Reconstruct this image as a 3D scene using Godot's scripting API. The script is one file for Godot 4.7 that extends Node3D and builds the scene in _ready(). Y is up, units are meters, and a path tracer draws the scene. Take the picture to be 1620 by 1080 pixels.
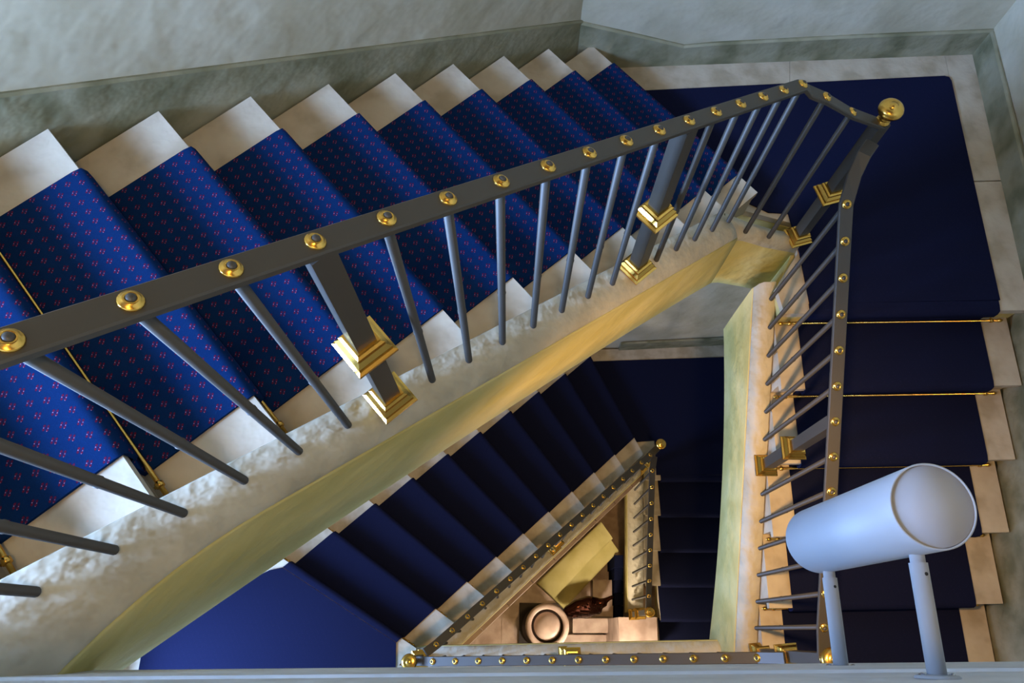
extends Node3D
# Triangular stone staircase seen from the upper floor. Plan units are stair
# risers (0.16 m): Vector2(x, z) in risers, heights in risers, landing A = 0.
const U := 0.16
const EYE := 20.388
const FOC := 1194.97
const TILT := 0.367435
const ROLL := 0.016628
var M := {}
var names := {}

func V(p: Vector2, h: float) -> Vector3:
	return Vector3(p.x * U, h * U, p.y * U)

func at(u: float, v: float, h: float) -> Vector2:      # photo pixel on the level h
	var x0 := (u - 810.0) / FOC
	var y0 := (540.0 - v) / FOC
	var x := cos(ROLL) * x0 - sin(ROLL) * y0
	var y := sin(ROLL) * x0 + cos(ROLL) * y0
	var d := Vector3(x, -cos(TILT) + y * sin(TILT), -sin(TILT) - y * cos(TILT))
	d *= (h - EYE) / d.y
	return Vector2(d.x, d.z)

# ---------------------------------------------------------------- mesh helpers
func mb(smooth := false) -> SurfaceTool:
	var st := SurfaceTool.new()
	st.begin(Mesh.PRIMITIVE_TRIANGLES)
	st.set_smooth_group(0 if smooth else -1)
	return st

func tri(st: SurfaceTool, a: Vector3, b: Vector3, c: Vector3):
	st.add_vertex(a); st.add_vertex(b); st.add_vertex(c)

func quad(st: SurfaceTool, a: Vector3, b: Vector3, c: Vector3, d: Vector3):
	tri(st, a, b, c); tri(st, a, c, d)

func loops(st: SurfaceTool, secs: Array, caps := true):   # skin between closed sections
	for i in secs.size() - 1:
		var a = secs[i]; var b = secs[i + 1]
		for j in a.size():
			var k = (j + 1) % a.size()
			quad(st, a[j], a[k], b[k], b[j])
	if caps:
		for s in [secs[0], secs[-1]]:
			var c := Vector3.ZERO
			for q in s: c += q
			c /= s.size()
			for j in s.size(): tri(st, c, s[j], s[(j + 1) % s.size()])

func slab(st: SurfaceTool, poly: Array, h0: float, h1: float):   # plan polygon, extruded upward
	var pk := PackedVector2Array(poly)
	var idx := Geometry2D.triangulate_polygon(pk)
	for i in range(0, idx.size(), 3):
		tri(st, V(pk[idx[i]], h1), V(pk[idx[i + 1]], h1), V(pk[idx[i + 2]], h1))
		tri(st, V(pk[idx[i]], h0), V(pk[idx[i + 2]], h0), V(pk[idx[i + 1]], h0))
	for i in pk.size():
		var j := (i + 1) % pk.size()
		quad(st, V(pk[i], h0), V(pk[j], h0), V(pk[j], h1), V(pk[i], h1))

func tube(st: SurfaceTool, a: Vector3, b: Vector3, r: float, n := 10, r2 := -1.0):
	var w := (b - a).normalized()
	var s := w.cross(Vector3.RIGHT if absf(w.x) < 0.8 else Vector3.UP).normalized()
	var t := w.cross(s)
	if r2 < 0: r2 = r
	var p := []; var q := []
	for i in n:
		var d := s * cos(TAU * i / n) + t * sin(TAU * i / n)
		p.append(a + d * r); q.append(b + d * r2)
	loops(st, [p, q])

func lathe(st: SurfaceTool, o: Vector3, axis: Vector3, prof: Array, n := 20):   # prof of Vector2(radius, along)
	var w := axis.normalized()
	var s := w.cross(Vector3.RIGHT if absf(w.x) < 0.8 else Vector3.UP).normalized()
	var t := w.cross(s)
	var secs := []
	for q in prof:
		var ring := []
		for i in n:
			ring.append(o + w * q.y + (s * cos(TAU * i / n) + t * sin(TAU * i / n)) * q.x)
		secs.append(ring)
	loops(st, secs)

func bar(st: SurfaceTool, path: Array, wide: float, thick: float, side_hint: Array = []):   # flat bar swept along a path
	var secs := []
	for i in path.size():
		var d: Vector3 = (path[mini(i + 1, path.size() - 1)] - path[maxi(i - 1, 0)]).normalized()
		var s: Vector3 = d.cross(Vector3.UP).normalized() if side_hint.is_empty() else side_hint[i]
		var nrm: Vector3 = s.cross(d).normalized()
		var w := s * wide * 0.5; var t := nrm * thick * 0.5
		var c: float = thick * 0.22
		secs.append([path[i] + w - t, path[i] + w + t - nrm * c, path[i] + w + t - s * c, path[i] - w + t + s * c, path[i] - w + t - nrm * c, path[i] - w - t])
	loops(st, secs)

func sqbox(st: SurfaceTool, c: Vector3, x: Vector3, y: Vector3, z: Vector3):   # half axes
	loops(st, [[c - x - y - z, c + x - y - z, c + x + y - z, c - x + y - z], [c - x - y + z, c + x - y + z, c + x + y + z, c - x + y + z]])

func build(st: SurfaceTool, called: String, m: Material, parent: Node = self) -> MeshInstance3D:
	st.generate_normals()
	var o := MeshInstance3D.new()
	o.mesh = st.commit()
	o.material_override = m
	o.name = numbered(called) if parent == self else called
	parent.add_child(o, true)
	return o

func numbered(called: String) -> String:
	names[called] = names.get(called, -1) + 1
	return called if names[called] == 0 else "%s_%03d" % [called, names[called]]

func tag(o: Node, label: String, category: String, group := "", kind := ""):
	if label: o.set_meta("label", label)
	if category: o.set_meta("category", category)
	if group: o.set_meta("group", group)
	if kind: o.set_meta("kind", kind)

func thing(called: String, label: String, category: String, group := "", where := Vector3.ZERO) -> Node3D:
	var o := Node3D.new()
	o.name = numbered(called)
	add_child(o)
	o.position = where
	tag(o, label, category, group)
	return o

func struct(st: SurfaceTool, called: String, m: Material, label := "", category := "") -> MeshInstance3D:
	var o := build(st, called, m)
	tag(o, label, category, "", "structure")
	return o

# ------------------------------------------------------------------- materials
func noise_img(size: int, freq: float, seed_: int, ramp: Array) -> Image:
	var f := FastNoiseLite.new()
	f.seed = seed_; f.frequency = freq; f.fractal_octaves = 4
	var src := f.get_seamless_image(size, size)
	var img := Image.create(size, size, false, Image.FORMAT_RGB8)
	for y in size:
		for x in size:
			var t: float = clampf((src.get_pixel(x, y).r - 0.2) / 0.6, 0, 1) * (ramp.size() - 1)
			var i := mini(int(t), ramp.size() - 2)
			img.set_pixel(x, y, ramp[i].lerp(ramp[i + 1], t - i))
	return img

func mottled(ramp: Array, metres: float, rough: float, seed_: int, bump := 0.0, freq := 0.012) -> StandardMaterial3D:
	var m := StandardMaterial3D.new()
	var img := noise_img(256, freq, seed_, ramp)
	m.albedo_texture = ImageTexture.create_from_image(img)
	m.uv1_triplanar = true; m.uv1_world_triplanar = true
	m.uv1_scale = Vector3.ONE / metres
	m.roughness = rough
	if bump > 0:
		var b := noise_img(256, 0.03, seed_ + 9, [Color.BLACK, Color.WHITE])
		b.bump_map_to_normal_map(bump)
		m.normal_enabled = true
		m.normal_texture = ImageTexture.create_from_image(b)
	return m

func plain(c: Color, rough: float, metal := 0.0) -> StandardMaterial3D:
	var m := StandardMaterial3D.new()
	m.albedo_color = c; m.roughness = rough; m.metallic = metal
	return m

func carpet_material(flowers: bool) -> StandardMaterial3D:
	var n := 256; var nx := 148
	var img := Image.create(nx, n, false, Image.FORMAT_RGB8)
	var rng := RandomNumberGenerator.new(); rng.seed = 4
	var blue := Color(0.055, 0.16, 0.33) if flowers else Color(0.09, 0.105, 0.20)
	for y in n:
		for x in nx:
			var k := rng.randf_range(0.72, 1.22)
			img.set_pixel(x, y, Color(blue.r * k, blue.g * k, blue.b * k))
	var red := Color(0.40, 0.10, 0.20); var pale := Color(0.72, 0.50, 0.62); var wine := Color(0.24, 0.08, 0.24)
	var motif := [[0, -24, 11, red], [24, 0, 11, red], [0, 24, 11, red], [-24, 0, 11, red], [0, 0, 7, wine], [14, -14, 5, pale], [-14, 14, 5, pale], [30, 8, 4, pale], [-28, -12, 5, wine], [10, 34, 4, wine], [-8, -36, 4, wine]]
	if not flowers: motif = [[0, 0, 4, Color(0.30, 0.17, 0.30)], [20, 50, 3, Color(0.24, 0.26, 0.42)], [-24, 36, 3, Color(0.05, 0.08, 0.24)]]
	for c in [Vector2(37, 64), Vector2(111, 192)]:
		for p in motif:
			for y in range(-p[2], p[2] + 1):
				for x in range(-p[2], p[2] + 1):
					if x * x + y * y <= p[2] * p[2] and rng.randf() < 0.8:
						var k := rng.randf_range(0.7, 1.2)
						var col: Color = p[3]
						img.set_pixel(posmod(int(c.x) + p[0] + x, nx), posmod(int(c.y) + p[1] + y, n), Color(col.r * k, col.g * k, col.b * k))
	var m := StandardMaterial3D.new()
	img.generate_mipmaps()
	m.albedo_texture = ImageTexture.create_from_image(img)
	m.roughness = 1.0
	m.metallic_specular = 0.1
	return m

# ---------------------------------------------------------------------- flights
# A flight is two straight nosing lines: outer(k) and inner(k), k = step index;
# point(k, t) lies between them (t = 0 outer, 1 inner), k counts upward.
class Flight:
	var o0: Vector2; var og: Vector2; var i0: Vector2; var ig: Vector2; var hb: float
	func p(k: float, t: float) -> Vector2:
		return (o0 + og * k).lerp(i0 + ig * k, t)

func flight(o0, og, i0, ig, hb) -> Flight:
	var f := Flight.new()
	f.o0 = o0; f.og = og; f.i0 = i0; f.ig = ig; f.hb = hb
	return f

func steps(f: Flight, k0: int, k1: int, parent: Node3D, ta := 0.02, tb := 0.998):
	for k in range(k0, k1 + 1):
		var prof := [[0.0, 0.0], [0.0, -0.2], [0.09, -0.24], [0.09, -1.05], [1.09, -0.05], [1.09, 0.0]]
		var a := []; var b := []
		for q in prof:
			a.append(V(f.p(k + q[0], ta + (0.02 if f == F1 and k == 1 else 0.0)), f.hb + k + q[1]))
			b.append(V(f.p(k + q[0], tb), f.hb + k + q[1]))
		var st := mb()
		loops(st, [a, b], false)
		for s in [a, b]:
			quad(st, s[0], s[1], s[2], s[5]); quad(st, s[2], s[3], s[4], s[5])
		build(st, "step", M.stone if k % 2 == 0 else M.stone2, parent)

func runner(f: Flight, k0: int, k1: int, t0: float, t1: float, called: String, label: String, group: String):
	var th := 0.07
	var outer := []; var inner := []      # (k, h) of pile surface and of the step under it
	for k in range(k0, k1 + 1):
		for q in [[0.09, -1.0, -0.045, 0.06], [0.09, -0.42, -0.045, 0.0], [-0.004, -0.28, -0.045, -0.03], [-0.004, -0.1, -0.045, 0.0], [-0.002, 0.0, -0.022, 0.04], [0.06, 0.0, 0.0, 0.07], [0.14, 0.0, 0.0, 0.07], [1.03, 0.0, 0.0, 0.07]]:
			if k == k1 and q[0] > 0.5: continue
			inner.append(Vector2(k + q[0] - (0.008 if q[2] < 0.0 else 0.0), k + q[1] + (0.012 if q[3] > 0.02 else 0.0)))
			outer.append(Vector2(k + q[0] + q[2], k + q[1] + q[3]))
	var st := mb(true)
	var run := 0.0
	var n := 6
	for i in outer.size():
		if i > 0:
			run += (V(f.p(outer[i].x, 0.5), outer[i].y) - V(f.p(outer[i - 1].x, 0.5), outer[i - 1].y)).length()
		outer[i] = Vector3(outer[i].x, outer[i].y, run)
	var pt := func(i: int, t: float, top: bool) -> Vector3:
		var e = outer[i] if top else inner[i]
		return V(f.p(e.x, t), f.hb + e.y)
	for i in outer.size() - 1:
		for j in n:
			var ta: float = lerpf(t0, t1, float(j) / n); var tb: float = lerpf(t0, t1, float(j + 1) / n)
			var c := [[i, ta], [i, tb], [i + 1, tb], [i, ta], [i + 1, tb], [i + 1, ta]]
			for e in c:
				var w: float = (f.p(0, e[1]) - f.p(0, t0)).length() * U
				st.set_uv(Vector2(w / 0.038, outer[e[0]].z / 0.066))
				st.add_vertex(pt.call(e[0], e[1], true))
	st.set_smooth_group(-1)
	st.set_uv(Vector2(0.02, 0.02))
	for t in [t0, t1]:
		for i in outer.size() - 1:
			quad(st, pt.call(i, t, true), pt.call(i + 1, t, true), pt.call(i + 1, t, false), pt.call(i, t, false))
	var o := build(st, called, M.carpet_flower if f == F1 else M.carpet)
	tag(o, label, "carpet", group)

func flat_carpet(poly: Array, h: float, label: String):
	var st := mb()
	var pk := PackedVector2Array(poly)
	var idx := Geometry2D.triangulate_polygon(pk)
	var th := 0.07
	for i in idx:
		st.set_uv(Vector2(pk[i].x * U / 0.038, pk[i].y * U / 0.066))
		st.add_vertex(V(pk[i], h + th))
	st.set_uv(Vector2(0.02, 0.02))
	for i in pk.size():
		var j := (i + 1) % pk.size()
		quad(st, V(pk[i], h + 0.012), V(pk[j], h + 0.012), V(pk[j], h + th), V(pk[i], h + th))
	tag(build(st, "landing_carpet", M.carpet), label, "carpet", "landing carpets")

func rods(f: Flight, k0: int, k1: int, t0: float, t1: float, label: String, group: String):
	for k in range(k0, k1 + 1):
		var h: float = f.hb + k - 1.0 + 0.16
		var a := V(f.p(k + 0.008, t0), h); var b := V(f.p(k + 0.008, t1), h)
		var d := (b - a).normalized()
		var nth := ["first", "second", "third", "fourth", "fifth", "sixth", "seventh", "eighth", "ninth", "tenth", "eleventh", "twelfth"]
		var o := thing("stair_rod", label % nth[k - 1 if k1 > 0 else -k], "stair rod", group)
		var st := mb(true)
		tube(st, a - d * 0.075, b + d * 0.075, 0.0062, 10)
		build(st, "rod", M.brass, o)
		for e in [[a, -1.0], [b, 1.0]]:
			st = mb(true)
			lathe(st, e[0] + d * e[1] * 0.075, d * e[1], [Vector2(0.001, -0.012), Vector2(0.009, -0.010), Vector2(0.010, 0.0), Vector2(0.006, 0.008), Vector2(0.001, 0.013)], 12)
			build(st, "finial", M.brass, o)
			st = mb(true)
			lathe(st, e[0] + d * e[1] * 0.03, d, [Vector2(0.007, -0.008), Vector2(0.011, -0.006), Vector2(0.011, 0.006), Vector2(0.007, 0.008)], 12)
			var back := (f.p(k + 0.2, 0.5) - f.p(k, 0.5)).normalized()
			tube(st, e[0] + d * e[1] * 0.03, e[0] + d * e[1] * 0.03 + Vector3(back.x, 0, back.y) * 0.014, 0.004, 8)
			build(st, "bracket", M.brass, o)

# ---------------------------------------------------------------------- railings
func rosette(c: Vector3, nrm: Vector3, parent: Node3D, s := 1.0):
	var st := mb(true)
	lathe(st, c, nrm, [Vector2(0.0175, -0.002), Vector2(0.0185, 0.002), Vector2(0.0165, 0.005), Vector2(0.0135, 0.0055), Vector2(0.0125, 0.008), Vector2(0.0085, 0.0095), Vector2(0.0075, 0.0075)].map(func(q): return q * s), 18)
	var r := build(st, "rosette", M.brass, parent)
	st = mb(true)
	lathe(st, c, nrm, [Vector2(0.0075, 0.0055), Vector2(0.0070, 0.0105), Vector2(0.003, 0.0125), Vector2(0.0004, 0.013)].map(func(q): return q * s), 12)
	build(st, "nut", M.iron, r)

func baluster(foot: Vector3, top: Vector3, parent: Node3D):
	var st := mb(true)
	tube(st, foot + Vector3(0, 0.007, 0), top, 0.0105, 12)
	var mid := foot.lerp(top, 0.42)
	tube(st, mid, mid + Vector3(0, 0.004, 0), 0.0118, 12)
	build(st, "baluster", M.iron, parent)

func collar(c: Vector3, x: Vector3, z: Vector3, parent: Node3D):     # stepped square brass moulding round a post
	var st := mb()
	var secs := []
	for q in [[0.025, -0.030], [0.052, -0.030], [0.052, -0.022], [0.045, -0.018], [0.045, -0.004], [0.036, 0.006], [0.036, 0.018], [0.030, 0.022], [0.030, 0.030], [0.025, 0.030]]:
		var u := Vector3(0, q[1], 0)
		secs.append([c + u + (x + z) * q[0], c + u + (x - z) * q[0], c + u - (x + z) * q[0], c + u + (z - x) * q[0]])
	loops(st, secs)
	build(st, "collar", M.brass, parent)

func newel(p: Vector2, h: float, top: float, dir: Vector2, parent: Node3D, knob: bool, upper := 2.8):
	var x := Vector3(dir.x, 0, dir.y).normalized()
	var z := x.cross(Vector3.UP)
	var foot := V(p, h + 0.22); var head := V(p, top)
	var st := mb()
	var r := 0.024
	loops(st, [[foot + (x + z) * r, foot + (x - z) * r, foot - (x + z) * r, foot + (z - x) * r], [head + (x + z) * r, head + (x - z) * r, head - (x + z) * r, head + (z - x) * r]])
	var o := build(st, "newel_post", M.iron, parent)
	collar(V(p, h + 0.42), x, z, o)
	collar(V(p, h + upper), x, z, o)
	if knob:
		st = mb(true)
		lathe(st, head, Vector3.UP, [Vector2(0.020, 0.0), Vector2(0.026, 0.004), Vector2(0.026, 0.010), Vector2(0.017, 0.014), Vector2(0.016, 0.020), Vector2(0.024, 0.025), Vector2(0.024, 0.030), Vector2(0.018, 0.034), Vector2(0.020, 0.040), Vector2(0.036, 0.048), Vector2(0.045, 0.062), Vector2(0.046, 0.074), Vector2(0.040, 0.086), Vector2(0.026, 0.093), Vector2(0.017, 0.092), Vector2(0.015, 0.095), Vector2(0.008, 0.099), Vector2(0.001, 0.100)], 28)
		build(st, "finial", M.brass, o)

# path: railing stations as [plan point, foot height, rail height, kind], kind "b" baluster, "n" newel, "" rail only
func railing(stations: Array, label: String, wide := 0.052):
	var o := thing("stair_railing", label, "railing", "wrought iron stair railings")
	var path := []
	for s in stations: path.append(V(s[0], s[2]))
	var st := mb()
	bar(st, path, wide, 0.014)
	var rail := build(st, "handrail", M.iron, o)
	for i in stations.size():
		var s = stations[i]
		var d: Vector3 = (path[mini(i + 1, path.size() - 1)] - path[maxi(i - 1, 0)]).normalized()
		var nrm := d.cross(Vector3.UP).cross(d).normalized()
		if nrm.y < 0: nrm = -nrm
		if s[3] == "b" or s[3] == "n": rosette(path[i] + nrm * 0.007, nrm, rail)
		if s[3] == "b": baluster(V(s[0], s[1]), path[i] - Vector3(0, 0.006, 0), o)
		if s[3] == "n": newel(s[0], s[1], s[2] - 0.04, Vector2(d.x, d.z), o, false)
		if s[3] == "k": newel(s[0], s[1], s[2] + 0.08, Vector2(d.x, d.z), o, true)

# ------------------------------------------------------------------------ scene
func _ready():
	# camera
	var cam := Camera3D.new()
	cam.name = "camera"
	cam.fov = rad_to_deg(2.0 * atan(540.0 / FOC))
	cam.near = 0.02
	var up := Vector3(0, sin(TILT), -cos(TILT)); var rt := Vector3.RIGHT
	var fw := Vector3(0, -cos(TILT), -sin(TILT))
	cam.transform = Transform3D(Basis(rt * cos(ROLL) + up * sin(ROLL), up * cos(ROLL) - rt * sin(ROLL), -fw), Vector3(0, EYE * U, 0))
	add_child(cam)
	cam.current = true
	# sky and exposure
	var env := Environment.new()
	var sky := Sky.new(); var psm := ProceduralSkyMaterial.new()
	psm.sky_top_color = Color(0.45, 0.62, 0.9); psm.sky_horizon_color = Color(0.75, 0.84, 0.95)
	psm.ground_bottom_color = Color(0.25, 0.25, 0.24); psm.ground_horizon_color = Color(0.6, 0.65, 0.7)
	psm.sun_angle_max = 0.0
	sky.sky_material = psm
	env.background_mode = Environment.BG_SKY
	env.sky = sky
	env.tonemap_mode = Environment.TONE_MAPPER_LINEAR
	env.tonemap_exposure = 1.0
	env.sdfgi_enabled = true; env.ssao_enabled = true; env.ssil_enabled = true
	var we := WorldEnvironment.new(); we.environment = env; we.name = "world_environment"
	add_child(we)
	# daylight from two windows out of view, placed to light flights from the left
	unseen_window_light(Vector3(-16.7 * U, 18.25 * U, 3.3 * U), Vector2(7.4 * U, 9.5 * U), 76.0, Vector3(1, -0.42, -0.75))
	unseen_window_light(Vector3(-16.7 * U, -8.5 * U, 3.3 * U), Vector2(7.4 * U, 11.0 * U), 25.0, Vector3(1, -0.3, -0.6))
	materials()
	room()
	upper_floor()
	flight_upper()
	landing_upper()
	flight_right()
	flight_near()
	landing_lower_left()
	flight_lower()
	landing_lower_right()
	flight_lower_right()
	ground_floor()
	wall_lamp()
	lamps()

func unseen_window_light(c: Vector3, size: Vector2, energy: float, dir: Vector3):
	var l := AreaLight3D.new()
	l.name = "unseen_window_daylight"
	l.area_size = size
	l.light_color = Color(0.61, 0.76, 1.0)
	l.light_energy = energy
	l.area_range = 40.0
	l.shadow_enabled = true
	add_child(l, true)
	l.look_at_from_position(c, c + Vector3(1, 0, 0), Vector3.UP)

func materials():
	M.wall = mottled([Color(0.66, 0.635, 0.54), Color(0.70, 0.675, 0.585), Color(0.73, 0.71, 0.63)], 1.6, 0.75, 3, 0.6)
	M.dado = mottled([Color(0.40, 0.40, 0.30), Color(0.50, 0.49, 0.39), Color(0.57, 0.56, 0.47)], 0.9, 0.6, 5, 1.0)
	M.plaster = mottled([Color(0.70, 0.65, 0.38), Color(0.76, 0.71, 0.45), Color(0.80, 0.75, 0.51)], 1.2, 0.7, 7, 1.5)
	M.stone = mottled([Color(0.64, 0.59, 0.50), Color(0.71, 0.66, 0.58), Color(0.74, 0.70, 0.62)], 0.7, 0.55, 11, 0.6)
	M.stone2 = mottled([Color(0.63, 0.58, 0.49), Color(0.70, 0.65, 0.57), Color(0.73, 0.69, 0.61)], 0.8, 0.55, 17, 0.6)
	M.floor = mottled([Color(0.62, 0.53, 0.48), Color(0.70, 0.61, 0.56), Color(0.75, 0.67, 0.62)], 0.9, 0.35, 13, 0.3)
	M.white = mottled([Color(0.80, 0.81, 0.82), Color(0.86, 0.87, 0.88)], 1.0, 0.6, 19, 0.6)
	M.coping = mottled([Color(0.64, 0.61, 0.53), Color(0.71, 0.68, 0.60), Color(0.75, 0.73, 0.66)], 0.8, 0.8, 29, 3.0)
	M.umber = plain(Color(0.16, 0.11, 0.08), 0.6)
	M.dark_ceiling = mottled([Color(0.30, 0.22, 0.14), Color(0.38, 0.29, 0.19)], 1.5, 0.6, 23)  # tone of the unseen ceiling, kept dark to cut bounced light
	M.carpet_flower = carpet_material(true)
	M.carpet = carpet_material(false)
	M.iron = plain(Color(0.25, 0.24, 0.22), 0.5, 0.15)
	M.brass = plain(Color(0.86, 0.68, 0.33), 0.24, 1.0)
	M.lamp = plain(Color(0.60, 0.62, 0.65), 0.5)
	M.lamp_cap = plain(Color(0.60, 0.61, 0.64), 0.6)
	M.chrome = plain(Color(0.75, 0.75, 0.77), 0.15, 1.0)
	M.bronze = plain(Color(0.23, 0.11, 0.07), 0.22, 0.85)
	M.dark = plain(Color(0.05, 0.05, 0.05), 0.6)
	M.glow = plain(Color(1, 0.9, 0.7), 0.5)
	M.glow.emission_enabled = true; M.glow.emission = Color(1.0, 0.78, 0.48); M.glow.emission_energy_multiplier = 2.0
	M.pane = plain(Color(0.8, 0.9, 1.0, 0.08), 0.02)
	M.pane.transparency = BaseMaterial3D.TRANSPARENCY_ALPHA

const CORNER := Vector2(1.97, -17.79)
const BACKR := Vector2(15.62, -18.71)
const G1 := Vector2(-1.34388, 1.19530)
const N1 := Vector2(0.66459, 0.74720)
const W0 := Vector2(3.56, -19.215)
const LOW := -48.0
const TOP := 34.0

func wallseg(a: Vector2, b: Vector2, out: Vector2, h0: float, h1: float, called: String, label: String):
	var st := mb()
	slab(st, [a, b, b + out, a + out], h0, h1)
	struct(st, called, M.wall, label, "wall")

func room():
	var lw := W0 + G1 * 15.35           # diagonal wall meets the left wall
	wallseg(lw, CORNER, Vector2(-1.0, -1.2), LOW, TOP, "wall_diagonal", "pale mottled plaster wall beside the upper flight of stairs")
	wallseg(CORNER, BACKR, Vector2(0.1, -1.5), LOW, TOP, "wall_back", "blue-lit pale plaster wall behind the carpeted landing")
	wallseg(Vector2(2.2, -17.25), Vector2(15.4, -18.15), Vector2(0.03, -0.25), LOW, -3.2, "wall_back_lower", "shaded plaster wall behind the lower landing in the well")
	wallseg(BACKR, Vector2(15.42, 8.0), Vector2(1.5, 0.0), LOW, TOP, "wall_right", "pale plaster wall along the right-hand flight of stairs")
	wallseg(Vector2(16.9, 8.0), Vector2(-18.5, 8.0), Vector2(0, 1.5), LOW, TOP, "wall_near", "plaster wall closing the stairwell under the viewer")
	# left wall, out of view, with openings for the two unseen windows
	var st := mb()
	for r in [[lw.y - 1.0, -0.5, LOW, TOP], [7.1, 8.0, LOW, TOP], [-0.5, 7.1, LOW, -14.0], [-0.5, 7.1, -3.0, 13.5], [-0.5, 7.1, 23.0, TOP]]:
		slab(st, [Vector2(-17.0, r[0]), Vector2(-17.0, r[1]), Vector2(-18.5, r[1]), Vector2(-18.5, r[0])], r[2], r[3])
	struct(st, "wall_left", M.wall, "plaster wall out of view, holding the two unseen windows that light the stairs", "wall")
	for w in [[-14.0, -3.0], [13.5, 23.0]]:
		st = mb()
		for q in [[-0.5, -0.2], [3.15, 3.45], [6.8, 7.1]]:
			slab(st, [Vector2(-17.6, q[0]), Vector2(-17.6, q[1]), Vector2(-17.9, q[1]), Vector2(-17.9, q[0])], w[0], w[1])
		for q in [w[0], (w[0] + w[1]) * 0.5, w[1] - 0.3]:
			slab(st, [Vector2(-17.6, -0.5), Vector2(-17.6, 7.1), Vector2(-17.9, 7.1), Vector2(-17.9, -0.5)], q, q + 0.3)
		var o := struct(st, "window_1" if w[0] > 0 else "window_2", M.white, "unseen tall white framed window, out of view, lighting the stairs", "window")
		st = mb()
		slab(st, [Vector2(-17.74, -0.4), Vector2(-17.74, 7.0), Vector2(-17.78, 7.0), Vector2(-17.78, -0.4)], w[0] + 0.1, w[1] - 0.1)
		build(st, "pane", M.pane, o)
	st = mb()
	slab(st, [Vector2(-19, -21), Vector2(18, -21), Vector2(18, 10), Vector2(-19, 10)], TOP, TOP + 1)
	struct(st, "ceiling", M.dark_ceiling, "unseen dark brown ceiling above the stairwell, kept dark to cut bounced light", "ceiling")
	# painted skirting that follows the stairs and the landing
	st = mb()
	var a := []; var b := []
	for k in range(0, 25):
		var kk := 1.16 + (13.0 - 1.16) * k / 24.0
		a.append([kk, kk - 1.6, kk + 0.90]); 
	var secs := []
	for e in a:
		var p: Vector2 = W0 + G1 * e[0]
		secs.append([V(p, e[1]), V(p + N1 * 0.10, e[1]), V(p + N1 * 0.10, e[2] - 0.05), V(p + N1 * 0.05, e[2]), V(p, e[2])])
	loops(st, secs)
	struct(st, "baseboard_diagonal", M.dado, "olive grey painted skirting stepping up beside the upper flight", "baseboard")
	st = mb()
	var bd := (BACKR - CORNER).normalized(); var bn := Vector2(-bd.y, bd.x)
	secs = []
	for e in [[0.0, 2.05], [1.8, 1.45], [3.5, 0.86], [4.4, 0.93], [9.0, 1.03], [13.68, 1.06]]:
		var p: Vector2 = CORNER + bd * e[0]
		secs.append([V(p, -0.3), V(p + bn * 0.12, -0.3), V(p + bn * 0.12, e[1] - 0.05), V(p + bn * 0.06, e[1]), V(p, e[1])])
	loops(st, secs)
	struct(st, "baseboard_back", M.dado, "olive grey painted skirting behind the carpeted landing", "baseboard")
	st = mb()
	secs = []
	for e in [[-18.6, -0.3, 1.06], [-10.0, -0.3, 1.06], [-8.2, -1.5, 0.75], [6.5, -8.8, -6.5]]:
		var p := Vector2(lerpf(15.62, 15.42, clampf((e[0] + 18.6) / 9.0, 0, 1)), e[0])
		secs.append([V(p, e[1]), V(p - Vector2(0.12, 0), e[1]), V(p - Vector2(0.12, 0), e[2] - 0.05), V(p - Vector2(0.06, 0), e[2]), V(p, e[2])])
	loops(st, secs)
	struct(st, "baseboard_right", M.dado, "olive grey painted skirting along the right-hand wall", "baseboard")
	st = mb()
	slab(st, [Vector2(7.0, -17.5), Vector2(15.4, -18.1), Vector2(15.4, -17.95), Vector2(7.0, -17.35)], -26.0, -24.9)
	struct(st, "baseboard_back_lower", M.dado, "skirting behind the lower landing deep in the well", "baseboard")

func fz(x: float) -> float:           # face of the upper floor edge
	return lerpf(0.615, 0.29, (x + 6.67) / 13.57)

func F1up(n: float) -> Vector2:
	return W0 + G1 * 12.2 + N1 * n

func upper_floor():
	var st := mb()
	var e12 := W0 + G1 * 12.1 + N1 * 7.6
	slab(st, [Vector2(15.4, fz(15.4) + 0.06), Vector2(-6.6, fz(-6.6) + 0.06), Vector2(-7.2, 1.15), e12, W0 + G1 * 12.1, Vector2(-17.0, -0.9), Vector2(-17.0, 8.0), Vector2(15.4, 8.0)], 9.7, 12.0)
	flat_carpet([Vector2(15.0, 2.2), Vector2(-6.6, 2.2), F1up(6.7), F1up(1.3), Vector2(-16.0, -0.3), Vector2(-16.4, 7.5), Vector2(15.0, 7.5)], 12.0, "unseen dark blue carpet on the upper floor, laid to cut bounced light")  # out of view, put here to soak up bounced window light
	struct(st, "floor_upper", M.stone, "upper floor slab at the head of the stairs", "floor")
	st = mb()
	slab(st, [Vector2(15.4, fz(15.4)), Vector2(-6.7, fz(-6.7)), Vector2(-6.7, fz(-6.7) + 0.9), Vector2(15.4, fz(15.4) + 0.9)], 12.0, 15.4)
	slab(st, [Vector2(15.4, fz(15.4)), Vector2(-6.7, fz(-6.7)), Vector2(-6.7, fz(-6.7) + 0.06), Vector2(15.4, fz(15.4) + 0.06)], 9.5, 12.0)
	slab(st, [Vector2(15.4, fz(15.4) - 0.035), Vector2(-6.7, fz(-6.7) - 0.035), Vector2(-6.7, fz(-6.7)), Vector2(15.4, fz(15.4))], 9.5, 11.2)
	struct(st, "wall_parapet", M.white, "white painted edge of the upper floor below the viewer", "wall")
	# small metal plate let into the parapet
	var o := thing("metal_plate", "small flat metal plate fixed to the white parapet edge", "plate")
	st = mb()
	var p := Vector2(1.28, fz(1.28)); var w := 0.26
	slab(st, [p + Vector2(-w, -0.05), p + Vector2(w, -0.05), p + Vector2(w, 0.0), p + Vector2(-w, 0.0)], 14.1, 14.75)
	build(st, "cover", M.chrome, o)

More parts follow.
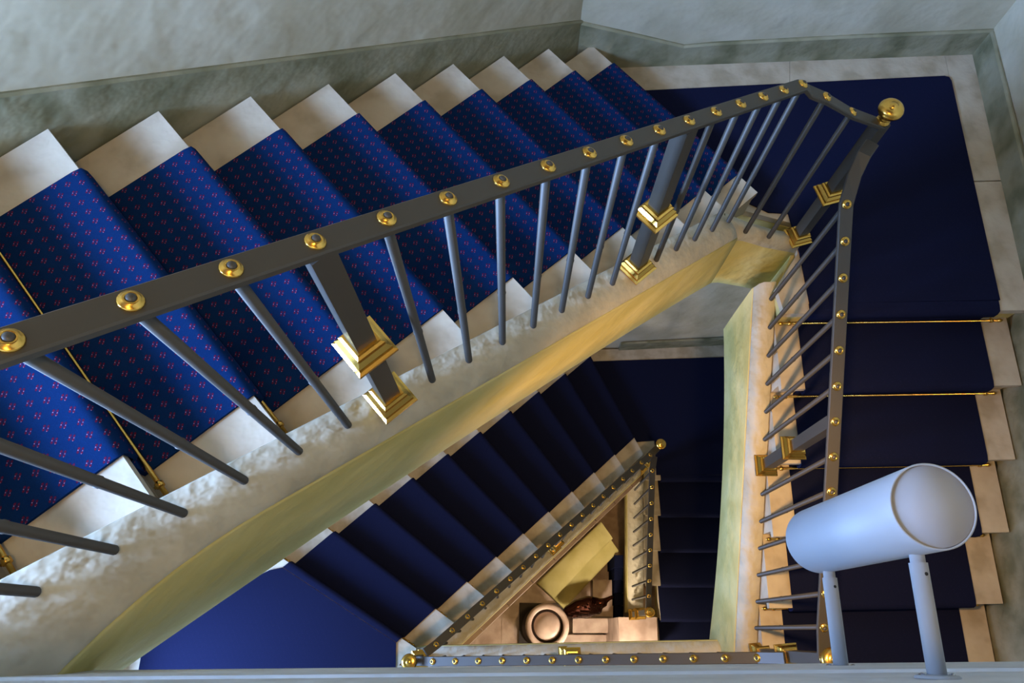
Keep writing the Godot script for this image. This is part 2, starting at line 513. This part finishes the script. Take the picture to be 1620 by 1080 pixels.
var F1: Flight; var F2: Flight; var F3: Flight; var F4: Flight; var F5: Flight

func curb(f: Flight, width: float, ks: Array, dl: float, wid: Callable, low: Callable, parent: Node3D):
	var top := []; var face := []
	for k in ks:
		var h: float = f.hb + k + dl
		var at_n := func(n: float) -> Vector2: return f.p(k, 1.0 + n / width)
		var x: float = low.call(k)
		var e: float = wid.call(k)
		top.append([V(at_n.call(0.0), h - 1.3), V(at_n.call(0.0), h), V(at_n.call(0.03), h + 0.03), V(at_n.call(0.38), h + 0.02), V(at_n.call(0.38 + (e - 0.38) * 0.55), h - 0.10), V(at_n.call(e - 0.04), h - 0.30), V(at_n.call(e), h - 0.40), V(at_n.call(e - 0.3), h - 1.3)])
		face.append([V(at_n.call(e - 0.01), h - 0.37), V(at_n.call(e + 0.02), h - 0.44), V(at_n.call(lerpf(e, minf(e, 0.82), 0.7) + 0.02), h + x * 0.6), V(at_n.call(minf(e, 0.82)), h + x + 0.06), V(at_n.call(minf(e, 0.82) - 0.1), h + x), V(at_n.call(minf(e, 0.82) - 0.55), h + x), V(at_n.call(e - 0.3), h - 0.9)])
	var st := mb(true)
	loops(st, top)
	build(st, "curb_top", M.coping, parent)
	st = mb(true)
	loops(st, face)
	build(st, "curb_face", M.plaster, parent)

func rng_f(a: float, b: float, n: int) -> Array:
	var r := []
	for i in n + 1: r.append(lerpf(a, b, float(i) / n))
	return r

func under(st: SurfaceTool, f: Flight, k0: float, k1: float, d0: float, d1: float, ta := 0.04, tb := 0.998):   # sloping slab that carries the steps
	var secs := []
	for k in rng_f(k0, k1, 12):
		var ring := []
		for t in rng_f(ta, tb, 5): ring.append(V(f.p(k, t), f.hb + k + d0))
		for t in rng_f(tb, ta, 5): ring.append(V(f.p(k, t), f.hb + k + d1))
		secs.append(ring)
	loops(st, secs)

func flight_upper():
	F1 = flight(W0, G1, W0 + N1 * 7.595, G1, 0.0)
	var o := thing("stair_flight", "upper straight flight of pale stone steps with plastered curb, climbing beside the diagonal wall", "staircase")
	steps(F1, 1, 12, o)
	var st := mb(true)
	var low := func(k: float) -> float: return -3.05 - 0.030 * pow(absf(k - 5.2), 2.0)
	var wid := func(k: float) -> float: return 0.80 + 0.22 * pow(maxf(k - 9.5, 0.0), 2.0)
	curb(F1, 7.595, rng_f(11.9, 2.15, 40), 0.0, wid, low, o)
	var turn_top := []
	# the curb turns across the corner down to the newel on the landing
	var turn := []
	for e in [[1147, 337, 2.12, 1140, 384, 1.9, -1.3], [1160, 343, 1.85, 1156, 381, 1.7, -1.4], [1180, 351, 1.45, 1174, 383, 1.3, -1.7], [1217, 362, 0.8, 1208, 393, 0.62, -2.3], [1246, 368, 0.25, 1262, 403, 0.05, -3.0]]:
		var i: Vector2 = at(e[0], e[1], e[2]); var q: Vector2 = at(e[3], e[4], e[5] - 0.3)
		var m := i.lerp(q, 0.5); var m2 := i.lerp(q, 0.85)
		turn.append([V(i, e[2] - 1.3), V(i, e[2]), V(m, e[2] + 0.02), V(m2, e[5] + 0.0), V(q, e[5] - 0.35), V(q, e[6] + 0.4), V(q, e[6]), V(i, e[6])])
		turn_top.append([V(i - (q - i) * 0.02, e[2] - 1.3), V(i - (q - i) * 0.02, e[2] + 0.01), V(m, e[2] + 0.035), V(m2, e[5] + 0.02), V(i.lerp(q, 0.97), e[5] - 0.25), V(m, e[2] - 0.8)])
	loops(st, turn)
	build(st, "corner_face", M.plaster, o)
	st = mb(true)
	loops(st, turn_top)
	build(st, "corner_top", M.coping, o)
	st = mb()
	under(st, F1, 1.9, 11.6, -1.2, -2.9)
	build(st, "soffit_slab", M.plaster, o)
	runner(F1, 1, 12, 1.313 / 7.595, 6.77 / 7.595, "stair_carpet", "deep blue stair carpet with red flower motifs on the upper flight", "stair carpets")
	rods(F1, 2, 11, 1.20 / 7.595, 6.90 / 7.595, "slim brass stair rod on the %s riser above the knobbed newel landing", "brass stair rods of the upper flight")
	# railing
	var s := []
	for i in range(-3, 20):
		var k := 10.792 - 0.4519 * i
		var kind := "n" if i in [-2, 6, 14] else "b"
		s.append([F1.p(k, 1.0 + 0.37 / 7.595), k, k + 5.55, kind])
	var c1 := at(1178.5, 368, 1.5); var c2 := at(1215.5, 376, 0.85)
	s.append([at(1160, 360, 1.85) + Vector2(0.0, -0.0), 1.85, 7.55, ""])
	s.append([c1, 1.5, 7.30, "b"])
	s.append([c2, 0.85, 6.55, "b"])
	s.append([Vector2(8.55, -11.25), 0.1, 5.75, "k"])
	railing(s, "iron handrail with brass rosettes and balusters along the upper diagonal flight")

func landing_upper():
	var o := thing("stair_landing", "upper stone landing between the diagonal flight and the right-hand flight", "landing")
	var e1 := W0 + G1 * 1.07 + N1 * 7.5
	var slabs := [
		[CORNER + Vector2(0.9, 0.04), at(1249, 93, 0), at(1249, 150, 0), W0 + G1 * 1.07 + N1 * 1.75],
		[at(1249.6, 93, 0), at(1494, 84.5, 0), at(1503, 128, 0), at(1249.6, 150, 0)],
		[at(1494.6, 84.5, 0), BACKR + Vector2(-0.06, 0.1), Vector2(15.44, -13.6), Vector2(14.4, -13.55), at(1503.6, 128, 0)],
		[Vector2(14.4, -13.5), Vector2(15.44, -13.55), Vector2(15.35, -9.12), Vector2(14.35, -9.08)],
		[at(1249, 151, 0), at(1503, 129, 0), Vector2(14.35, -13.5), Vector2(14.3, -9.08), Vector2(8.0, -8.86), Vector2(7.85, -9.7), Vector2(8.62, -10.85), Vector2(8.62, -11.9), e1, W0 + G1 * 1.07 + N1 * 1.8]]
	for p in slabs:
		var st := mb()
		slab(st, p, -0.25, 0.0)
		build(st, "slab", M.stone, o)
	var st2 := mb()
	slab(st2, [CORNER + Vector2(1.3, 0.3), BACKR + Vector2(-0.2, 0.2), Vector2(15.3, -9.3), Vector2(8.1, -9.0), Vector2(7.95, -9.7), Vector2(8.5, -10.9), Vector2(8.5, -11.9), e1], -3.0, -0.25)
	build(st2, "base", M.plaster, o)
	var cr := Vector2(14.53, -17.61)
	flat_carpet([W0 + G1 * 1.02 + N1 * 1.7, cr + Vector2(-0.2, 0.0), cr + Vector2(-0.05, 0.05), cr + Vector2(0, 0.2), Vector2(14.42, -9.40), Vector2(8.76, -9.18), Vector2(8.66, -10.88), Vector2(8.48, -12.22), Vector2(7.87, -12.25), W0 + G1 * 1.02 + N1 * 6.9], 0.0, "dark blue carpet covering the upper landing by the brass knobbed newel")

func flight_right():
	var n2 := Vector2(0.99939, -0.03482)
	var cl := Vector2(8.7412, -8.898); var g2 := Vector2(0.01146, -2.01676)
	F2 = flight(cl + n2 * 6.635, g2, cl - n2 * 0.72, g2, 0.0)
	var w := 7.355
	var o := thing("stair_flight", "right-hand flight of pale stone steps descending from the upper landing", "staircase")
	steps(F2, -5, -1, o)
	var st := mb(true)
	var low := func(k: float) -> float: return -3.05 - 0.12 * pow(absf(k + 2.0), 2.0)
	curb(F2, w, rng_f(0.60, -4.85, 20), -1.0, func(k): return 0.60, low, o)
	st = mb()
	under(st, F2, -0.25, -4.8, -1.25, -2.9)
	build(st, "soffit_slab", M.plaster, o)
	runner(F2, -5, 0, 1.01 / w, 6.635 / w, "stair_carpet", "dark blue stair carpet running down the right-hand flight", "stair carpets")
	rods(F2, -5, 0, 0.93 / w, 6.75 / w, "slim brass stair rod on the %s riser below the knobbed newel landing", "brass stair rods of the right-hand flight")
	var s := []
	s.append([Vector2(8.44, -10.93), 0.0, 5.45, ""])
	s.append([Vector2(8.2, -10.6), 0.0, 5.45, ""])
	s.append([Vector2(8.02, -10.2), 0.0, 5.2, ""])
	for i in 13:
		var z := -9.59 + 0.7783 * i
		var h := -0.62 - 0.386 * i
		s.append([Vector2(7.87 + 0.003 * i, z), h, h + 5.5, "n" if i == 6 else "b"])
	s.append([Vector2(7.98, 0.50), -5.5, -0.15, "k"])
	railing(s, "iron handrail with brass rosettes beside the right-hand flight")

func rail3(x: float) -> float:
	return 0.54 + (8.0 - x) * 0.044

func flight_near():
	var run := Vector2(1.46, -0.064)
	var i0 := Vector2(-6.16, rail3(-6.16) + 0.30); var o0 := Vector2(-6.16 + 0.29, 7.85)
	F3 = flight(o0, run, i0, run, -16.0)
	var o := thing("stair_flight", "flight of stone steps passing below the parapet, mostly hidden", "staircase")
	steps(F3, 1, 9, o)
	var st := mb(true)
	var low := func(k: float) -> float: return -3.0
	curb(F3, o0.y - i0.y, rng_f(1.5, 9.6, 16), -0.8, func(k): return 0.72, low, o)
	st = mb()
	under(st, F3, 1.3, 9.0, -1.2, -2.9)
	build(st, "soffit_slab", M.plaster, o)
	st = mb()
	slab(st, [Vector2(8.4, 3.4), Vector2(15.3, 3.3), Vector2(15.3, 7.9), Vector2(8.7, 7.9)], -8.4, -6.1)
	build(st, "quarter_landing", M.stone, o)
	runner(F3, 1, 9, 0.14, 0.88, "stair_carpet", "dark blue stair carpet on the hidden flight below the parapet", "stair carpets")
	var s := []
	s.append([Vector2(-3.5, 1.05), -15.3, -9.6, "k"])
	s.append([Vector2(-3.2, 1.02), -15.3, -9.4, ""])
	for i in 13:
		var x := -2.6 + 0.82 * i
		var h := -8.72 + 0.4645 * i
		s.append([Vector2(x, rail3(x)), h - 5.5, h, "n" if i == 6 else "b"])
	s.append([Vector2(7.72, 0.55), -8.0, -2.3, ""])
	railing(s, "iron handrail with brass rosettes running just below the white parapet")

func landing_lower_left():
	var o := thing("stair_landing", "lower left stone landing glimpsed under the plastered curb", "landing")
	var st := mb()
	var gc := Vector2(-1.682, 1.515); var gi := Vector2(-1.372, 1.287); var c0 := Vector2(6.658, -18.006); var i0 := Vector2(8.976, -12.554)
	F4 = flight(c0 - (i0 - c0) * 0.36, gc + (gc - gi) * 0.36, i0 + (i0 - c0) * 0.20, gi - (gc - gi) * 0.2, -26.0)
	slab(st, [F4.p(10, 0.0), F4.p(10, 1.0), Vector2(-4.2, 1.0), Vector2(-4.75, 1.4), Vector2(-4.75, 7.9), Vector2(-16.9, 7.9), Vector2(-16.9, -0.6)], -16.25, -16.0)
	build(st, "slab", M.stone, o)
	st = mb()
	slab(st, [F4.p(10.1, 0.0), F4.p(10.1, 0.98), Vector2(-4.3, 1.1), Vector2(-4.8, 1.4), Vector2(-4.8, 7.9), Vector2(-16.9, 7.9), Vector2(-16.9, -0.6)], -17.4, -16.25)
	build(st, "base", M.plaster, o)
	flat_carpet([Vector2(-13.3, -1.0), Vector2(-12.27, -1.83), Vector2(-11.0, -2.5), F4.p(10.15, 0.36 / 1.56), F4.p(10.15, 1.36 / 1.56), Vector2(-4.9, 1.51), Vector2(-4.7, 7.2), Vector2(-16.2, 7.2), Vector2(-16.2, 1.0)], -16.0, "blue carpet covering the lower left landing under the plastered curb")

func flight_lower():
	var o := thing("stair_flight", "lower diagonal flight of stone steps seen down the open well", "staircase")
	steps(F4, 1, 9, o, 0.14)
	var st: SurfaceTool
	var w := (F4.i0 - F4.o0).length()
	st = mb(true)
	var low := func(k: float) -> float: return -2.6
	curb(F4, w, rng_f(0.3, 10.3, 20), -0.6, func(k): return 0.75, low, o)
	st = mb()
	under(st, F4, 1.3, 9.8, -1.2, -2.6, 0.16)
	build(st, "soffit_slab", M.plaster, o)
	runner(F4, 1, 10, 0.36 / 1.56, 1.36 / 1.56, "stair_carpet", "blue stair carpet running down the lower diagonal flight", "stair carpets")
	for j in 9:
		var secs := []
		for k in [j + 0.75, j + 1.72]:
			var hh: float = F4.hb + k - 0.6
			var pa := F4.p(k, 1.0 + 0.74 / w); var pb := F4.p(k, 1.0 + 0.98 / w)
			secs.append([V(pa, hh - 2.75), V(pa, hh - 1.5), V(pb, hh - 1.55), V(pb, hh - 2.75)])
		st = mb()
		loops(st, secs)
		build(st, "apron_stone", M.floor, o)
	rods(F4, 1, 10, 0.345 / 1.56, 1.375 / 1.56, "slim stair rod on the %s riser of the lower diagonal flight from its foot", "stair rods of the lower flight")
	var s := []
	s.append([Vector2(8.05, -9.52), -26.0, -19.75, "k"])
	for i in 19:
		var p := Vector2(7.43 - 0.566 * i, -8.9 + 0.522 * i)
		var h := -19.27 + 0.449 * i
		s.append([p, h - 5.6, h, "n" if i in [9] else "b"])
	s.append([Vector2(-3.12, 0.78), -16.0, -10.9, ""])
	railing(s, "iron handrail with brass rosettes along the lower diagonal flight", 0.056)

func landing_lower_right():
	var o := thing("stair_landing", "lower right stone landing deep in the well", "landing")
	var st := mb()
	slab(st, [Vector2(5.4, -17.36), Vector2(15.3, -17.98), Vector2(15.3, -8.95), Vector2(8.3, -8.9), Vector2(8.3, -10.2), F4.p(1.05, 1.0), F4.p(1.05, 0.2)], -26.25, -26.0)
	build(st, "slab", M.stone, o)
	st = mb()
	slab(st, [Vector2(5.4, -17.36), Vector2(15.3, -17.98), Vector2(15.3, -9.1), Vector2(8.4, -9.1), Vector2(8.4, -10.2), F4.p(1.05, 0.98), F4.p(1.05, 0.2)], -28.0, -26.25)
	build(st, "base", M.plaster, o)
	flat_carpet([Vector2(5.29, -16.54), Vector2(14.0, -17.0), Vector2(14.4, -16.7), Vector2(14.4, -9.30), Vector2(9.03, -9.19), Vector2(9.03, -10.7), Vector2(9.03, -11.35), F4.p(1.05, 1.36 / 1.56), F4.p(1.05, 0.36 / 1.56)], -26.0, "dark blue carpet covering the lower right landing in the well")

func flight_lower_right():
	var g5 := Vector2(-0.077, -2.015)
	F5 = flight(Vector2(15.0, -9.0), g5, Vector2(8.35, -8.9), g5, -26.0)
	var w := 6.65
	var o := thing("stair_flight", "lower right flight of stone steps descending into the dim well", "staircase")
	steps(F5, -3, -1, o)
	steps(F5, -8, -4, o, 0.06, 0.86)
	var st := mb(true)
	var low := func(k: float) -> float: return -2.6
	curb(F5, w, rng_f(0.0, -3.75, 14), -0.8, func(k): return 0.95, low, o)
	st = mb()
	under(st, F5, -0.25, -7.8, -1.25, -2.6, 0.10, 0.84)
	build(st, "soffit_slab", M.plaster, o)
	runner(F5, -8, 0, 0.5 / w, 5.70 / w, "stair_carpet", "dark navy stair carpet on the lower right flight", "stair carpets")
	var s := []
	s.append([Vector2(7.86, -9.05), -26.0, -20.2, ""])
	for i in 9:
		var r := Vector2(7.66 + 0.024 * i, -8.24 + 0.775 * i)
		var h := -20.0 - 0.49 * i
		s.append([r, h - 5.95, h, "b"])
	s.append([at(1027.4, 968, -24.2), -30.0, -24.6, "k"])
	railing(s, "iron handrail with brass rosettes beside the lower right flight")

func blob_mesh(bones: Array, cell: float) -> SurfaceTool:      # smooth union of tapered capsules, as surface nets
	var lo := Vector3.INF; var hi := -Vector3.INF
	for b in bones:
		for e in [[b[0], b[2]], [b[1], b[3]]]:
			lo = lo.min(e[0] - Vector3.ONE * (e[1] + cell * 2)); hi = hi.max(e[0] + Vector3.ONE * (e[1] + cell * 2))
	var n := Vector3i(((hi - lo) / cell).ceil()) + Vector3i.ONE
	var val := PackedFloat32Array(); val.resize(n.x * n.y * n.z)
	for z in n.z:
		for y in n.y:
			for x in n.x:
				var p := lo + Vector3(x, y, z) * cell
				var s := 0.0
				for b in bones:
					var ab: Vector3 = b[1] - b[0]
					var t := clampf((p - b[0]).dot(ab) / maxf(ab.length_squared(), 1e-9), 0, 1)
					s += exp(-(p.distance_to(b[0] + ab * t) - lerpf(b[2], b[3], t)) / (cell * 0.9))
				val[x + n.x * (y + n.y * z)] = -log(maxf(s, 1e-30)) * cell * 0.9
	var vid := {}
	var st := mb(true)
	var vert := func(x: int, y: int, z: int) -> Vector3:
		var key := x + n.x * (y + n.y * z)
		if vid.has(key): return vid[key]
		var acc := Vector3.ZERO; var c := 0
		for e in [[0,0,0,1,0,0],[0,1,0,1,1,0],[0,0,1,1,0,1],[0,1,1,1,1,1],[0,0,0,0,1,0],[1,0,0,1,1,0],[0,0,1,0,1,1],[1,0,1,1,1,1],[0,0,0,0,0,1],[1,0,0,1,0,1],[0,1,0,0,1,1],[1,1,0,1,1,1]]:
			var va: float = val[x + e[0] + n.x * (y + e[1] + n.y * (z + e[2]))]
			var vb: float = val[x + e[3] + n.x * (y + e[4] + n.y * (z + e[5]))]
			if (va < 0) != (vb < 0):
				acc += Vector3(x + e[0], y + e[1], z + e[2]).lerp(Vector3(x + e[3], y + e[4], z + e[5]), va / (va - vb)); c += 1
		vid[key] = lo + acc / maxf(c, 1) * cell
		return vid[key]
	for z in range(1, n.z - 1):
		for y in range(1, n.y - 1):
			for x in range(1, n.x - 1):
				var v0: float = val[x + n.x * (y + n.y * z)]
				if (v0 < 0) != (val[x + 1 + n.x * (y + n.y * z)] < 0):
					quad(st, vert.call(x, y - 1, z - 1), vert.call(x, y, z - 1), vert.call(x, y, z), vert.call(x, y - 1, z))
				if (v0 < 0) != (val[x + n.x * (y + 1 + n.y * z)] < 0):
					quad(st, vert.call(x - 1, y, z - 1), vert.call(x, y, z - 1), vert.call(x, y, z), vert.call(x - 1, y, z))
				if (v0 < 0) != (val[x + n.x * (y + n.y * (z + 1))] < 0):
					quad(st, vert.call(x - 1, y - 1, z), vert.call(x, y - 1, z), vert.call(x, y, z), vert.call(x - 1, y, z))
	return st

func ground_floor():
	var g := -38.0
	var st := mb()
	slab(st, [Vector2(-17, -18), Vector2(15.5, -18.2), Vector2(15.5, 8), Vector2(-17, 8)], g - 1.0, g)
	var fl := struct(st, "floor", M.floor, "pinkish polished stone floor at the foot of the stairwell", "floor")
	for i in 12:
		for j in 8:
			st = mb()
			var a := Vector2(-8.0 + i * 1.9, -8.6 + j * 1.9)
			slab(st, [a, a + Vector2(1.86, 0), a + Vector2(1.86, 1.86), a + Vector2(0, 1.86)], g, g + 0.05)
			build(st, "tile", M.floor, fl)
	# round stone column with a ball standing in its hollow top
	var hr := -29.5
	var c := at(866, 990, hr)
	var o := thing("stone_column", "round column with a ball set in its pale ringed top", "column", "", V(c, g))
	st = mb(true)
	var H := (hr - g) * U
	lathe(st, Vector3.ZERO, Vector3.UP, [Vector2(0.23, 0.06), Vector2(0.23, 0.14), Vector2(0.19, 0.2), Vector2(0.18, H - 0.10), Vector2(0.20, H - 0.045)], 40)
	build(st, "shaft", M.umber, o).set_meta("label", "dark brown shaft")
	st = mb(true)
	lathe(st, Vector3.ZERO, Vector3.UP, [Vector2(0.15, H - 0.05), Vector2(0.208, H - 0.05), Vector2(0.217, H - 0.03), Vector2(0.215, H - 0.01), Vector2(0.205, H), Vector2(0.168, H), Vector2(0.160, H - 0.01), Vector2(0.158, H - 0.05)], 48)
	build(st, "ring", M.floor, o)
	st = mb(true)
	var pr := []
	for i in 13: pr.append(Vector2(maxf(0.001, 0.138 * sin(PI * i / 12.0)), H - 0.06 - 0.06 * cos(PI * i / 12.0)))
	lathe(st, Vector3.ZERO, Vector3.UP, pr, 32)
	build(st, "ball", M.floor, o)
	st = mb()
	sqbox(st, Vector3(0, 0.035, 0), Vector3(0.26, 0, 0), Vector3(0, 0.025, 0), Vector3(0, 0, 0.26))
	build(st, "base", M.umber, o)
	# stone blocks at the foot of the stairs
	for e in [[[906, 978], [962, 978], [962, 1001], [906, 1001], -35.2, "low pale stone ledge beneath the bronze sculpture"], [[978, 976], [1039, 976], [1041, 1022], [981, 1022], -29.9, "square polished stone plinth below the lower newel"], [[885, 1004], [960, 1004], [960, 1024], [885, 1024], -36.6, "darker stone step in front of the pale ledge"], [[938, 917], [968, 917], [969, 975], [938, 975], -36.2, "pale stone slab behind the bronze sculpture"]]:
		st = mb()
		var poly := []
		for q in e.slice(0, 4): poly.append(at(q[0], q[1], e[4]))
		slab(st, poly, g + 0.05, e[4])
		tag(build(st, "stone_block", M.floor), e[5], "block", "stone blocks at the stair foot")
	# bronze sculpture
	var hs := -35.2
	var b := []
	var q := func(u: float, v: float, up: float) -> Vector3: return V(at(u, v, hs + up), hs + up)
	for e in [[901, 967, 0.5, 912, 962, 0.6, 0.070, 0.075], [910, 966, 0.5, 930, 963, 0.6, 0.075, 0.070], [916, 957, 0.7, 932, 953, 0.8, 0.060, 0.065], [932, 953, 0.8, 942, 952, 0.7, 0.062, 0.050], [930, 964, 0.5, 946, 965, 0.4, 0.065, 0.045], [942, 956, 0.7, 952, 953, 0.8, 0.045, 0.036], [952, 953, 0.8, 968, 944, 0.9, 0.034, 0.020], [950, 958, 0.6, 958, 956, 0.6, 0.030, 0.018], [903, 971, 0.4, 930, 970, 0.3, 0.040, 0.040]]:
		b.append([q.call(e[0], e[1], e[2]), q.call(e[3], e[4], e[5]), e[6], e[7]])
	b.append([V(at(925, 962, hs), -36.0), V(at(925, 962, hs), hs + 0.3), 0.07, 0.06])
	tag(build(blob_mesh(b, 0.014), "bronze_sculpture", M.bronze), "dark brown polished bronze sculpture beside the round stone column", "sculpture")
	# plastered stringer of the bottom flight, parallel to the diagonal flights
	o = thing("stair_flight", "bottom flight with a broad plastered curb, crossing the foot of the well", "staircase")
	st = mb(true)
	var secs := []
	for e in [[951, 825, 982, 869, -33.0], [905, 868, 940, 913, -34.4], [850, 921, 895, 962, -35.8]]:
		var l := at(e[0], e[1], e[4]); var r := at(e[2], e[3], e[4])
		secs.append([V(l, g), V(l, e[4] - 0.1), V(l.lerp(r, 0.06), e[4]), V(l.lerp(r, 0.55), e[4]), V(l.lerp(r, 0.6), e[4] - 0.12), V(l.lerp(r, 0.61), e[4] - 0.9), V(l.lerp(r, 0.95), e[4] - 1.0), V(r, e[4] - 1.1), V(r, g)])
	loops(st, secs)
	build(st, "curb", M.plaster, o)
	for k in 5:
		st = mb()
		var hh := -34.0 - k * 0.8
		var y0 := 878.0 + k * 20
		slab(st, [at(972, y0, hh), at(986, y0, hh), at(986, y0 + 19, hh), at(972, y0 + 19, hh)], g + 0.06, hh)
		build(st, "carpeted_step", M.carpet, o)

func wall_lamp():
	var x := 4.19; var zc := -1.23; var zf := fz(4.19)
	var o := thing("wall_lamp", "white cylindrical lamp held off the parapet by two tubular brackets", "lamp", "", V(Vector2(x, zc), 9.87))
	var L := 3.0 * U; var R := 0.0685
	var st := mb(true)
	lathe(st, Vector3.ZERO, Vector3.UP, [Vector2(R - 0.004, 0.03), Vector2(R - 0.003, 0.0), Vector2(R, 0.001), Vector2(R, L - 0.002), Vector2(R - 0.003, L), Vector2(R - 0.003, L - 0.012)], 64)
	build(st, "body", M.lamp, o)
	st = mb(true)
	lathe(st, Vector3.ZERO, Vector3.UP, [Vector2(0.001, L - 0.02), Vector2(R - 0.004, L - 0.02), Vector2(R - 0.004, L - 0.003), Vector2(0.001, L - 0.003)], 48)
	build(st, "end_cap", M.lamp_cap, o).set_meta("label", "pale grey flat end cap")
	st = mb(true)
	lathe(st, Vector3.ZERO, Vector3.UP, [Vector2(0.001, 0.035), Vector2(R - 0.006, 0.035), Vector2(R - 0.006, 0.03), Vector2(0.001, 0.03)], 32)
	build(st, "diffuser", M.glow, o)
	var zd := (zf - zc) * U
	for h in [12.39, 10.12]:
		var y: float = (h - 9.87) * U
		st = mb(true)
		tube(st, Vector3(0, y, R + 0.012), Vector3(0, y, zd - 0.004), 0.0145, 20)
		var arm := build(st, "bracket", M.lamp, o)
		st = mb(true)
		tube(st, Vector3(0, y, R - 0.01), Vector3(0, y, R + 0.016), 0.0118, 20)
		build(st, "spigot", M.lamp, arm)
		st = mb(true)
		lathe(st, Vector3(0, y, zd), Vector3(0, 0, -1), [Vector2(0.033, 0.0), Vector2(0.033, 0.003), Vector2(0.030, 0.005), Vector2(0.016, 0.006)], 32)
		build(st, "flange", M.lamp, arm)
		for sx in [-1, 1]:
			st = mb(true)
			lathe(st, Vector3(0.024 * sx, y, zd - 0.005), Vector3(0, 0, -1), [Vector2(0.005, 0.0), Vector2(0.0045, 0.002), Vector2(0.001, 0.003)], 10)
			build(st, "screw", M.chrome, arm)
		st = mb(true)
		lathe(st, Vector3(0.003, y + 0.0138, R + 0.03), Vector3.UP, [Vector2(0.003, 0.0), Vector2(0.0028, 0.0012), Vector2(0.0005, 0.0012)], 10)
		build(st, "grub_screw", M.dark, arm)
	var l := SpotLight3D.new()
	l.name = "lamp_light"
	l.light_color = Color(1.0, 0.78, 0.5); l.light_energy = 6.0; l.spot_range = 20; l.spot_angle = 60; l.light_size = 0.06
	l.shadow_enabled = true
	o.add_child(l)
	l.position = Vector3(0, -0.01, 0)
	l.rotation_degrees = Vector3(-90, 0, 0)

func globe(p: Vector3, r: float, energy: float, col: Color, label: String):
	var o := thing("unseen_globe_lamp", label, "lamp", "unseen globe lamps", p)
	var st := mb(true)
	var pr := []
	for i in 13: pr.append(Vector2(maxf(0.001, r * sin(PI * i / 12.0)), -r * cos(PI * i / 12.0)))
	lathe(st, Vector3.ZERO, Vector3.UP, pr, 24)
	build(st, "globe", M.glow, o)
	st = mb(true)
	tube(st, Vector3(0, r, 0), Vector3(0, r + 0.4, 0), 0.008, 8)
	build(st, "stem", M.brass, o)
	var l := OmniLight3D.new()
	l.name = "unseen_globe_light"
	l.light_color = col; l.light_energy = energy; l.light_size = r; l.omni_range = 30; l.omni_attenuation = 2.0
	l.shadow_enabled = true
	o.add_child(l)

func lamps():
	globe(Vector3(1.0 * U, 30.5 * U, 2.0 * U), 0.16, 2.9, Color(1.0, 0.83, 0.50), "unseen warm globe lamp, out of view above, lighting the upper flight")  # out of view, placed to warm the upper steps and diagonal wall
	globe(Vector3(5.5 * U, -27.5 * U, 3.2 * U), 0.10, 2.2, Color(1.0, 0.92, 0.82), "unseen warm globe lamp, out of view below the parapet, lighting the ground floor")  # hidden under the parapet, placed to light the foot of the well
